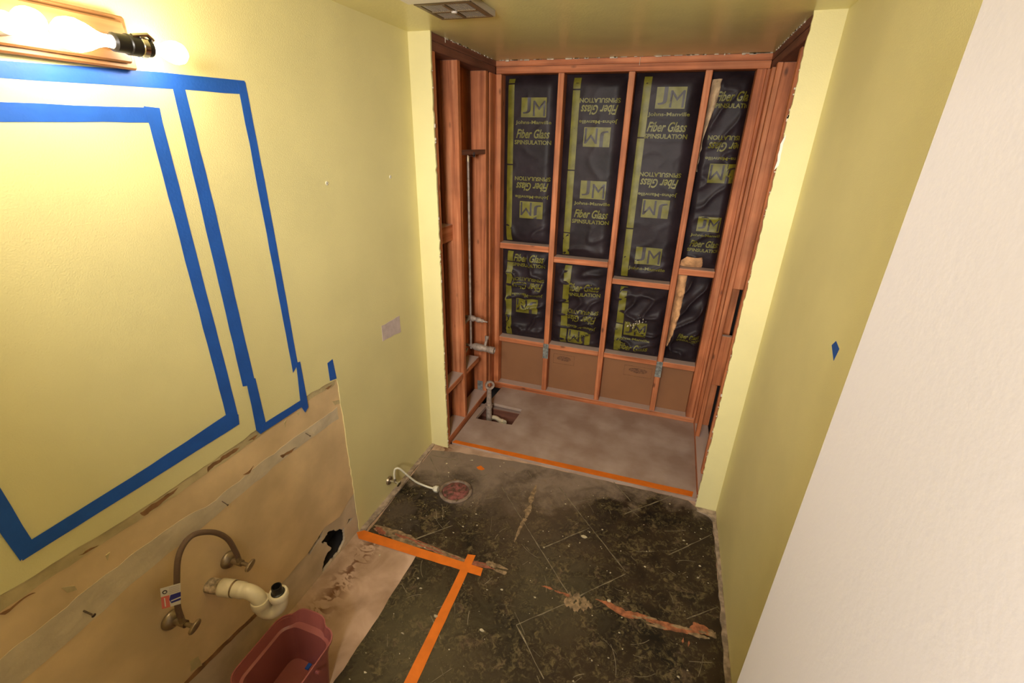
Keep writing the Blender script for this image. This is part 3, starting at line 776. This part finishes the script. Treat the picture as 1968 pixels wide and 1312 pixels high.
# ================================================================== LIGHT FIXTURE
lf = thing('vanity_light', (0, -1.75, 2.05), 'oak bar vanity light with lit bulbs above the blue tape outlines', 'light fixture')
bm = bmesh.new(); bm_box(bm, .0, .022, -2.20, -1.313, 2.004, 2.112, .004); bm_box(bm, .0221, .034, -2.19, -1.328, 2.016, 2.100, .004)
frombm('backplate', bm, 'oak', lf)
def bulb(origin, axis, s=1.0):
    lathe('bulb', [(.0, -.012 * s), (.013 * s, -.012 * s), (.0135 * s, .012 * s), (.018 * s, .028 * s), (.028 * s, .050 * s), (.0335 * s, .068 * s), (.034 * s, .080 * s), (.030 * s, .096 * s), (.020 * s, .108 * s), (0, .113 * s)], origin, axis, 'bulb_glass', lf, 24)
# swivel sockets: the last one carries a bulb on either side
def socket(o, axis):
    lathe('socket', [(0, -.045), (.014, -.045), (.0185, -.040), (.0185, -.012), (.021, -.010), (.021, .012), (.0185, .014), (.0185, .040), (.014, .045), (0, .045)], o, axis, 'black_rubber', lf, 20)
ax = Vector((-.06, 1.0, .01)).normalized()
oS = Vector((.098, -1.368, 2.045))
socket(oS, ax)
lathe('socket_collar', [(.0195, .012), (.0225, .014), (.0225, .026), (.0195, .028)], oS, ax, 'chrome', lf, 20)
tube('socket_clip', [oS + Vector((.012, -.004, .017)), oS + Vector((.014, .030, .024)), oS + Vector((.008, .045, .016))], .0045, 'chrome', lf, 8)
tube('socket_arm', [(.034, -1.368, 2.046), (.085, -1.368, 2.046)], .009, 'black_rubber', lf, 12)
bulb(oS - ax * .050, -ax, .88)
bulb(oS + ax * .050, ax, .72)
for yy in (-1.565, -1.76, -1.94, -2.10):
    lathe('socket_cup', [(0, 0), (.020, 0), (.020, .030), (.016, .034), (0, .034)], (.034, yy, 2.05), (1, 0, 0), 'white_plastic', lf, 18)
    bulb((.073, yy, 2.05), (1, .05, 0), .68)

# ================================================================== CEILING VENT
vt = thing('ceiling_vent', (.42, -.375, H), 'square brown exhaust vent with four slatted quarters on the ceiling', 'vent')
zV = 2.298
bm = bmesh.new()
for (a, b, c, d) in [(.312, .530, -.282, -.264), (.312, .530, -.488, -.470), (.312, .330, -.4699, -.2821), (.506, .530, -.4699, -.2821)]:
    bm_box(bm, a, b, c, d, zV, H - .001, .002)
frombm('frame', bm, 'vent_metal', vt)
box('trim_edge', .5305, .536, -.488, -.264, zV + .002, H - .001, 'vent_light', vt)
box('duct_back', .331, .505, -.469, -.283, H - .004, H - .001, 'vent_dark', vt)
bm = bmesh.new(); bm_box(bm, .412, .424, -.4695, -.2825, zV - .001, zV + .008); frombm('cross_bar', bm, 'vent_metal', vt)
bm = bmesh.new(); bm_box(bm, .3305, .4115, -.382, -.370, zV - .001, zV + .008); bm_box(bm, .4245, .5055, -.382, -.370, zV - .001, zV + .008); frombm('cross_bar', bm, 'vent_metal', vt)
lathe('center_knob', [(0, -.003), (.012, -.002), (.010, .004), (0, .006)], (.418, -.376, zV - .002), (0, 0, -1), 'vent_light', vt, 14)
slat_me = None
for q, (xa, xb, ya, yb) in enumerate([(.333, .410, -.467, -.384), (.427, .504, -.467, -.384), (.333, .410, -.368, -.285), (.427, .504, -.368, -.285)]):
    for k in range(9):
        x = xa + (xb - xa) * (k + .5) / 9
        bm = bmesh.new(); bm_box(bm, -.0018, .0018, ya, yb, zV + .001, zV + .010); 
        bmesh.ops.translate(bm, vec=(x, 0, 0), verts=bm.verts[:])
        frombm('slat', bm, 'vent_light', vt)
cvb = box('ceiling_box', .305, .57, -.80, -.512, 2.294, H - .0005, 'white_paint', None, .004)
tag(cvb, 'plain white ceiling cover at the top edge, next to the exhaust vent', 'ceiling cover')

# ================================================================== TAPE
def tape(quad, axis, level, mat, label, group, name, flip=1, base=0.0, step=.05, amp=.0009, seed=0):
    a0 = base + flip * (.0003 + level * .0006); a1 = a0 + flip * .0005
    q = ragged(quad, step, amp, seed=seed)
    o = prism(name, q, axis, min(a0, a1), max(a0, a1), mat)
    return tag(o, label, 'tape', group)
BT = 'blue masking tape strips on the walls'
def bt(quad, level, label, seed): tape(quad, 0, level, 'blue_tape', label, BT, 'masking_tape', seed=seed)
bt([(-1.651,1.988), (-1.563,1.992), (-1.318,2.006), (-1.170,2.012), (-0.984,2.017), (-1.007,1.980), (-1.188,1.975), (-1.340,1.970), (-1.574,1.960), (-1.661,1.956)], 0, 'long horizontal blue tape strip right under the oak bar light', 1)
bt([(-1.216,2.000), (-1.178,2.009), (-1.178,1.977), (-1.196,1.562), (-1.200,0.995), (-1.188,1.269), (-1.216,1.351), (-1.230,1.629), (-1.221,1.963)], 1, 'upper length of the middle upright blue tape strip', 2) if False else None
bt([(-1.221,1.978), (-1.187,1.981), (-1.182,1.668), (-1.184,1.074), (-1.232,1.091), (-1.225,1.658)], 1, 'middle upright blue tape strip hanging from the top strip', 2)
bt([(-1.215,1.110), (-1.179,1.096), (-1.179,0.912), (-1.210,0.882), (-1.222,0.908)], 2, 'short blue tape piece overlapping the foot of the middle upright strip', 3)
bt([(-1.012,2.011), (-0.983,2.015), (-0.980,1.626), (-0.985,1.058), (-1.015,1.036), (-1.013,1.562)], 1, 'rightmost upright blue tape strip from the top corner down', 4)
bt([(-0.994,1.067), (-0.972,1.065), (-0.973,0.858), (-0.994,0.845), (-1.008,0.883)], 2, 'short blue tape piece overlapping the foot of the rightmost upright strip', 5)
bt([(-1.188,0.915), (-1.006,0.908), (-1.004,0.878), (-1.210,0.884)], 3, 'short slanting blue tape strip closing the narrow outline at its bottom', 6)
bt([(-1.674,1.920), (-1.588,1.918), (-1.400,1.923), (-1.307,1.925), (-1.289,1.892), (-1.411,1.889), (-1.600,1.882), (-1.687,1.883)], 0, 'lower horizontal blue tape strip at the top of the inner outline', 7)
bt([(-1.310,1.928), (-1.270,1.927), (-1.272,1.892), (-1.273,1.532), (-1.274,1.003), (-1.314,1.021), (-1.311,1.540), (-1.307,1.886)], 1, 'inner upright blue tape strip nearest the bulbs', 8)
bt([(-1.310,1.027), (-1.272,1.004), (-1.277,0.969), (-1.603,0.968), (-1.865,0.971), (-1.859,1.005), (-1.836,1.007), (-1.618,1.010)], 2, 'long blue tape strip along the bottom of the inner outline', 9)
bt([(-1.865,1.405), (-1.842,1.380), (-1.840,1.160), (-1.836,1.000), (-1.868,0.973), (-1.873,1.061), (-1.872,1.302)], 3, 'blue tape strip at the lower left corner running out of frame', 10)
tape([(-0.829,0.990), (-0.795,0.994), (-0.788,0.896), (-0.830,0.905)], 0, 0, 'blue_tape', 'small upright blue tape tab at the corner of the bare drywall', BT, 'masking_tape', seed=11)
tape([(-.815, 1.362), (-.835, 1.384), (-.872, 1.376), (-.862, 1.335)], 0, 0, 'blue_tape', 'small blue tape scrap stuck on the right wall', BT, 'masking_tape', flip=-1, base=W, seed=12)
OT = 'orange tape strips on the floor'
tape([(.128, .040), (.140, .072), (.9, .090), (1.648, .104), (1.640, .056), (.9, .046)], 2, 0, 'orange_tape', 'long orange tape strip along the sill of the alcove', OT, 'floor_tape', base=.019, seed=13)
tape([(-0.004,-0.806), (0.023,-0.781), (0.687,-0.784), (0.694,-0.827), (0.030,-0.836)], 2, 0, 'orange_tape', 'orange tape strip from the left wall crossing to the other strip', OT, 'floor_tape', base=.0045, seed=14)
tape([(.588, -.735), (.626, -.728), (.645, -1.33), (.65, -1.9), (.605, -1.9), (.599, -1.345)], 2, 1, 'orange_tape', 'orange tape strip on black floor running towards the viewer', OT, 'floor_tape', base=.0045, seed=15)
tape([(0.372,-0.116), (0.391,-0.093), (0.428,-0.116), (0.414,-0.132), (0.389,-0.131)], 2, 0, 'orange_tape', 'tiny orange tape scrap on the floor behind the drain flange', OT, 'floor_tape', base=.0022, seed=16)

# ================================================================== TOILET FLANGE AND SUPPLY
fl = thing('toilet_flange', (.345, -.359, .002), 'round toilet drain flange in the floor, stuffed with a reddish rag', 'drain flange')
lathe('flange_ring', [(.094, .0), (.096, .008), (.090, .013), (.080, .013), (.076, .006), (.076, .001)], (.345, -.359, .002), (0, 0, 1), 'flange_grime', fl, 40)
bm = bmesh.new(); rings = []
for i in range(9):
    r = .076 * i / 8; row = []
    for k in range(28):
        a = 2 * math.pi * k / 28; x = .345 + r * math.cos(a); y = -.359 + r * math.sin(a)
        row.append(bm.verts.new((x, y, .0035 + .007 * (1 - (i / 8) ** 2) + .018 * abs(noise.noise(Vector((x * 40, y * 55, 2.0)))))))
    rings.append(row)
for A, Bq in zip(rings[:-1], rings[1:]):
    for k in range(28): bm.faces.new((A[k], A[(k + 1) % 28], Bq[(k + 1) % 28], Bq[k]))
bmesh.ops.remove_doubles(bm, verts=bm.verts[:], dist=1e-5)
tag(frombm('stuffed_rag', bm, 'rag', fl, True), 'reddish brown rag plugging the drain')
for k in range(4):
    a = k * math.pi / 2 + .5
    lathe('flange_bolt', [(0, 0), (.006, 0), (.006, .006), (0, .008)], (.345 + .085 * math.cos(a), -.359 + .085 * math.sin(a), .014), (0, 0, 1), 'metal_dull', fl, 8)

ts = thing('toilet_supply', (.0, -.50, .10), 'small chrome stop valve with white hose beside the drain flange', 'water valve')
lathe('escutcheon', [(.0, .001), (.026, .001), (.022, .010), (.010, .014), (0, .014)], (0, -.503, .10), (1, 0, 0), 'metal_dull', ts, 20)
tube('valve_body', [(.012, -.503, .10), (.050, -.503, .10)], .0085, 'chrome', ts, 12)
lathe('valve_handle', [(0, 0), (.006, 0), (.006, .012), (.016, .014), (.016, .020), (0, .022)], (.050, -.503, .10), (1, -.2, -.25), 'chrome', ts, 14)
tube('compression_nut', [(.040, -.503, .103), (.040, -.503, .125)], .0085, 'chrome', ts, 10)
tube('hose', smooth_path([(.040, -.503, .125), (.039, -.500, .160), (.046, -.494, .187), (.066, -.482, .184), (.095, -.455, .125), (.125, -.425, .065), (.165, -.404, .032), (.205, -.398, .022), (.228, -.394, .020)], 6), .0058, 'white_plastic', ts, 10)
lathe('hose_nut', [(0, 0), (.012, 0), (.013, .004), (.019, .010), (.019, .030), (.015, .030), (0, .028)], (.220, -.396, .0215), (1, .05, 0), 'white_plastic', ts, 8)

# ================================================================== SINK PLUMBING ON THE LEFT WALL
st = thing('sink_trap', (0, -1.52, .474), 'old cream plastic sink trap sticking out of bare drywall over the bucket', 'pipe')
tube('wall_stub', [(-.010, -1.521, .474), (.042, -1.512, .474)], .0245, 'pvc_dirty', st, 22)
tube('coupling', [(.040, -1.512, .474), (.082, -1.503, .474)], .0285, 'pvc', st, 24)
tube('rubber_ring', [(.0822, -1.503, .474), (.0882, -1.502, .474)], .0275, 'metal_dull', st, 24)
tube('elbow', smooth_path([(.0884, -1.502, .474), (.112, -1.498, .474), (.138, -1.493, .472), (.158, -1.489, .459), (.166, -1.487, .440), (.167, -1.487, .425)], 6),
     [.0265] * 4 + [.0265] * 4 + [.024] * 23, 'pvc', st, 22)
lathe('slip_nut', [(.0225, .0), (.0285, .0), (.030, -.006), (.0305, -.024), (.028, -.028), (.0225, -.028)], (.167, -1.487, .440), (0, 0, 1), 'pvc', st, 20)
tube('u_bend', smooth_path([(.167, -1.487, .424), (.167, -1.487, .404), (.172, -1.482, .382), (.187, -1.470, .369), (.204, -1.457, .382), (.211, -1.450, .404), (.211, -1.450, .436)], 7), .0245, 'pvc', st, 22)
lathe('inlet_nut', [(.0245, .0), (.0295, .0), (.0315, .005), (.0315, .022), (.029, .026), (.0225, .026), (.0225, .004)], (.211, -1.450, .424), (0, 0, 1), 'pvc', st, 22)
lathe('tail_washer', [(.0, .0), (.0215, .0), (.0215, .020), (.0175, .022), (.0165, .046), (.0140, .046), (.0140, .006), (0, .006)], (.211, -1.450, .430), (-.05, .02, 1), 'black_rubber', st, 20)

def stop_valve(y, z, hdir, label, size=1.0):
    v = thing('stop_valve', (0, y, z), label, 'water valve', 'sink stop valves on the bare drywall')
    lathe('escutcheon', [(0, -.003), (.031 * size, -.003), (.031 * size, .002), (.027 * size, .009), (.014, .016), (0, .016)], (0, y, z), (1, 0, 0), 'metal_dull', v, 26)
    tube('valve_body', [(.012, y, z), (.055, y + .004, z)], [.0095, .0115], 'metal_dull', v, 14)
    lathe('outlet_nut', [(0, 0), (.0085, 0), (.010, .004), (.010, .020), (.008, .026), (0, .026)], (.046, y + .002, z + .008), (0, .0, 1), 'metal_dull', v, 6)
    d = Vector(hdir).normalized()
    tube('stem', [Vector((.050, y + .003, z)), Vector((.050, y + .003, z)) + d * .032], .0065, 'metal_dull', v, 10)
    # oval handle
    c = Vector((.050, y + .003, z)) + d * .038
    u = d.cross(Vector((0, 1, .3))).normalized(); w = d.cross(u)
    bm = bmesh.new(); N = 24; rows = []
    for h, s in ((-.006, .5), (-.005, .92), (0, 1.0), (.004, .92), (.006, .55)):
        rows.append([bm.verts.new(c + d * h + s * (.012 * math.cos(2 * math.pi * k / N) * u + .0235 * math.sin(2 * math.pi * k / N) * w)) for k in range(N)])
    for A, Bq in zip(rows[:-1], rows[1:]):
        for k in range(N): bm.faces.new((A[k], A[(k + 1) % N], Bq[(k + 1) % N], Bq[k]))
    bm.faces.new(rows[0][::-1]); bm.faces.new(rows[-1])
    frombm('handle', bm, 'metal_dull', v, True, 50)
    return v
v1 = stop_valve(-1.653, .483, (1, .10, .0), 'lower left brass stop valve with oval handle, under the paper tag')
v2 = stop_valve(-1.440, .508, (1, .10, -.02), 'upper right brass stop valve with oval handle, above the plastic trap')
hs = thing('supply_hose', (.046, -1.55, .5), 'arched brown braided hose linking the two stop valves', 'hose')
tube('hose', smooth_path([(.046, -1.651, .512), (.047, -1.648, .56), (.050, -1.630, .640), (.050, -1.600, .722), (.050, -1.552, .750), (.050, -1.494, .708), (.049, -1.455, .640), (.047, -1.440, .560), (.046, -1.438, .536)], 8), .0085, 'braided_hose', hs, 14)
tg = thing('paper_tag', (.05, -1.655, .61), 'white, red and blue paper tag wrapped on the braided hose', 'tag')
def tquad(pts, off, name, mat, parent):
    n = Vector((.92, -.30, .26)).normalized(); bm = bmesh.new()
    a = [bm.verts.new(Vector(p) + n * off) for p in pts]; b = [bm.verts.new(Vector(p) + n * (off - .0008)) for p in pts]
    bm.faces.new(a); bm.faces.new(b[::-1])
    for i in range(len(a)): bm.faces.new((a[i], a[(i + 1) % len(a)], b[(i + 1) % len(a)], b[i]))
    return frombm(name, bm, mat, parent)
TA = Vector((0.062,-1.678,0.678)); TB = Vector((0.062,-1.627,0.641)); TC = Vector((0.062,-1.646,0.574)); TD = Vector((0.062,-1.692,0.611))
def tuv(u, v): return (TA * (1 - u) + TB * u) * (1 - v) + (TD * (1 - u) + TC * u) * v
tp = tquad([tuv(0, 0), tuv(1, 0), tuv(1, 1), tuv(0, 1)], 0, 'card', 'tag_white', tg)
tquad([tuv(0, .42), tuv(.42, .42), tuv(.40, .7), tuv(.44, 1), tuv(0, 1)], .0008, 'red_field', 'tag_red', tg)
tquad([tuv(.47, .44), tuv(1, .42), tuv(1, .80), tuv(.5, .84), tuv(.40, .65)], .0008, 'blue_field', 'tag_blue', tg)
tquad([tuv(.13, .50), tuv(.19, .50), tuv(.21, .92), tuv(.15, .92)], .0016, 'white_bar', 'tag_white', tg)
tquad([tuv(.48, .70), tuv(1, .64), tuv(1, .69), tuv(.48, .75)], .0016, 'white_rule', 'tag_white', tg)
tquad([tuv(.20 + .12 * math.cos(a * math.pi / 8), .22 + .095 * math.sin(a * math.pi / 8)) for a in range(16)], .0008, 'printed_oval', 'tag_ink', tg)
tquad([tuv(.20 + .07 * math.cos(a * math.pi / 8), .22 + .045 * math.sin(a * math.pi / 8)) for a in range(16)], .0014, 'oval_center', 'tag_white', tg)
for k in range(4): tquad([tuv(.42, .08 + .085 * k), tuv(.92, .06 + .085 * k), tuv(.92, .085 + .085 * k), tuv(.42, .105 + .085 * k)], .0008, 'print_rule', 'patch_paint', tg)

# screws and nails left in the wall
def screw(p, label, ln=.022, r=.0016, d=(1, .1, -.25), name='drywall_screw'):
    t = thing(name, (0, p[0], p[1]), label, 'screw', 'fasteners left in the left wall')
    d = Vector(d).normalized(); o = Vector((-.006, p[0], p[1]))
    tube('shank', [o, o + d * ln], r, 'screw_steel', t, 8)
    lathe('head', [(0, 0), (r * 1.1, 0), (r * 2.4, .003), (r * 2.2, .0045), (0, .0048)], o + d * ln, d, 'screw_steel', t, 10)
screw((-1.814,0.733), 'drywall screw sticking out of the pale glue band at lower left', .030, .0023)
screw((-1.403,0.739), 'thin nail standing in the glue band above the arched hose', .024, .0014, (1, .0, -.4), 'nail')
screw((-1.008,0.754), 'thin nail near the right end of the glue band', .024, .0014, (1, .0, -.4), 'nail')
def anchor(p, label):
    t = thing('wall_anchor', (0, p[0], p[1]), label, 'wall anchor', 'plastic anchors in the left wall')
    lathe('rim', [(.003, .0), (.0085, .0), (.0080, .002), (.0035, .003), (.003, .0005)], (0, p[0], p[1]), (1, 0, 0), 'white_plastic', t, 14)
    lathe('bore', [(0, 0), (.0034, 0), (.0034, .0012), (0, .0012)], (0, p[0], p[1]), (1, 0, 0), 'screw_steel', t, 10)
anchor((-0.682,1.702), 'screw anchor in the yellow wall, left one of the two beside the alcove')
anchor((-0.239,1.699), 'chipped screw anchor in the yellow wall, the one nearer the alcove')
wp = prism('wall_patch', ragged([(-0.425,1.010), (-0.257,1.004), (-0.260,0.915), (-0.426,0.925)], .03, .003, seed=61), 0, .0002, .0012, 'patch_paint')
tag(wp, 'pale grey rectangular patch low on the yellow wall near the alcove', 'wall patch')

# ================================================================== BUCKET
bk = thing('bucket', (.255, -1.53, 0), 'dusty red plastic bucket with pouring spout under the sink trap', 'bucket')
def rr(cx, cy, hx, hy, rad, n=7):
    out = []
    for (sx, sy, a0) in ((1, 1, 0), (-1, 1, 90), (-1, -1, 180), (1, -1, 270)):
        for k in range(n + 1):
            a = math.radians(a0 + 90 * k / n)
            out.append((cx + sx * (hx - rad) + rad * math.cos(a), cy + sy * (hy - rad) + rad * math.sin(a)))
    return out
BCX, BCY = .257, -1.522
def spout(p, t):
    # pushes the middle of the far side outwards and up
    x, y = p; k = 0.0
    dx = (x - BCX + .01) / .070
    if y > BCY + .06: k = max(0, 1 - dx ** 4) ** .7 if abs(dx) < 1 else 0
    return k * t
def ring(bm, hx, hy, rad, z, t=0.0):
    pts = rr(BCX, BCY, hx, hy, rad, 9)
    # extra points along the far side so that the spout has a shape
    out = []
    for i, p in enumerate(pts):
        q = pts[(i + 1) % len(pts)]
        L_ = math.dist(p, q); m = max(1, int(L_ / .014)) if t >= 0 else 1
        m = {True: 14, False: 1}[L_ > .08]
        for j in range(m):
            x = p[0] + (q[0] - p[0]) * j / m; y = p[1] + (q[1] - p[1]) * j / m
            s = spout((x, y), t)
            out.append(bm.verts.new((x, y + s * .026, z + s * .012)))
    return out
bm = bmesh.new()
prof = [(.088, .098, .030, .002, 0), (.096, .107, .035, .10, 0), (.104, .116, .040, .195, .25), (.110, .122, .045, .205, .6), (.118, .132, .050, .243, 1.0), (.1215, .1355, .052, .246, 1.0), (.1215, .1355, .052, .240, 1.0),
        (.1185, .1325, .050, .2405, 1.0)]
outer = [(.086, .096, .03, .0), (.094, .105, .035, .10), (.1025, .1145, .04, .195), (.108, .120, .045, .2), (.1145, .128, .05, .236)]
rings = []
for hx, hy, rad, z in [(o[0], o[1], o[2], o[3]) for o in outer]: rings.append(ring(bm, hx, hy, rad, z, {0.0: 0, .10: 0, .195: .25, .2: .6, .236: 1.0}[z]))
rings.append(ring(bm, .1205, .134, .052, .238, 1.0)); rings.append(ring(bm, .1205, .134, .052, .244, 1.0)); rings.append(ring(bm, .1165, .130, .05, .244, 1.0))
rings.append(ring(bm, .1075, .1195, .045, .203, .6)); rings.append(ring(bm, .0985, .111, .04, .199, .2)); rings.append(ring(bm, .0915, .1025, .035, .10, 0)); rings.append(ring(bm, .0875, .0975, .033, .048, 0))
for A, Bq in zip(rings[:-1], rings[1:]):
    n = len(A)
    for k in range(n): bm.faces.new((A[k], A[(k + 1) % n], Bq[(k + 1) % n], Bq[k]))
bm.faces.new(rings[0][::-1]); bm.faces.new(rings[-1])
frombm('tub', bm, 'bucket_plastic', bk, True, 35)
tube('handle_lug', [(BCX + .108, BCY + .02, .19), (BCX + .122, BCY + .02, .19)], .007, 'bucket_plastic', bk, 12)
o = box('tape_scrap', .243, .258, -1.450, -1.428, .0485, .0545, 'blue_tape', None, .001)
tag(o, 'scrap of blue tape lying in the red bucket', 'tape', None)

# ================================================================== DEBRIS ON THE FLOOR
bm = bmesh.new(); rnd = random.Random(11)
for i in range(260):
    x = .06 + rnd.random() * 1.66; y = -1.95 + rnd.random() * 1.95
    if x < .37 and y < -.80 and rnd.random() < .7: continue
    if (x - .345) ** 2 + (y + .359) ** 2 < .012: continue
    s = .0012 + .0035 * rnd.random() ** 3; a = rnd.random() * 6.28
    k = rnd.randint(4, 6); z = .0026
    pts = [(x + s * (.6 + .8 * rnd.random()) * math.cos(a + 6.28 * j / k) * 1.5, y + s * (.6 + .8 * rnd.random()) * math.sin(a + 6.28 * j / k)) for j in range(k)]
    t_ = [bm.verts.new((p[0], p[1], z + .0015 + .001 * rnd.random())) for p in pts]; b_ = [bm.verts.new((p[0], p[1], z - .001)) for p in pts]
    bm.faces.new(t_)
    for j in range(k): bm.faces.new((t_[j], b_[j], b_[(j + 1) % k], t_[(j + 1) % k]))
tag(frombm('floor_debris', bm, 'debris'), 'pale specks of plaster and grit scattered over the black floor', 'debris', None, 'stuff')
for i, (p, s, lb) in enumerate([((1.106,-0.429), .017, 'pale plaster chip on the black floor near its middle'), ((0.589,-1.073), .012, 'pale chip lying left of the long orange tape'),
                              ((0.797,-1.063), .011, 'pale yellow chip right of the long orange tape'), ((1.278,-0.748), .012, 'pale sliver beside the orange wood gouge')]):
    rnd = random.Random(i); k = 7
    poly = [(p[0] + s * (.6 + .5 * rnd.random()) * math.cos(6.28 * j / k), p[1] + s * .6 * (.6 + .5 * rnd.random()) * math.sin(6.28 * j / k)) for j in range(k)]
    tag(prism('plaster_chip', poly, 2, .0022, .0065, 'debris'), lb, 'chip', 'plaster chips on the floor')
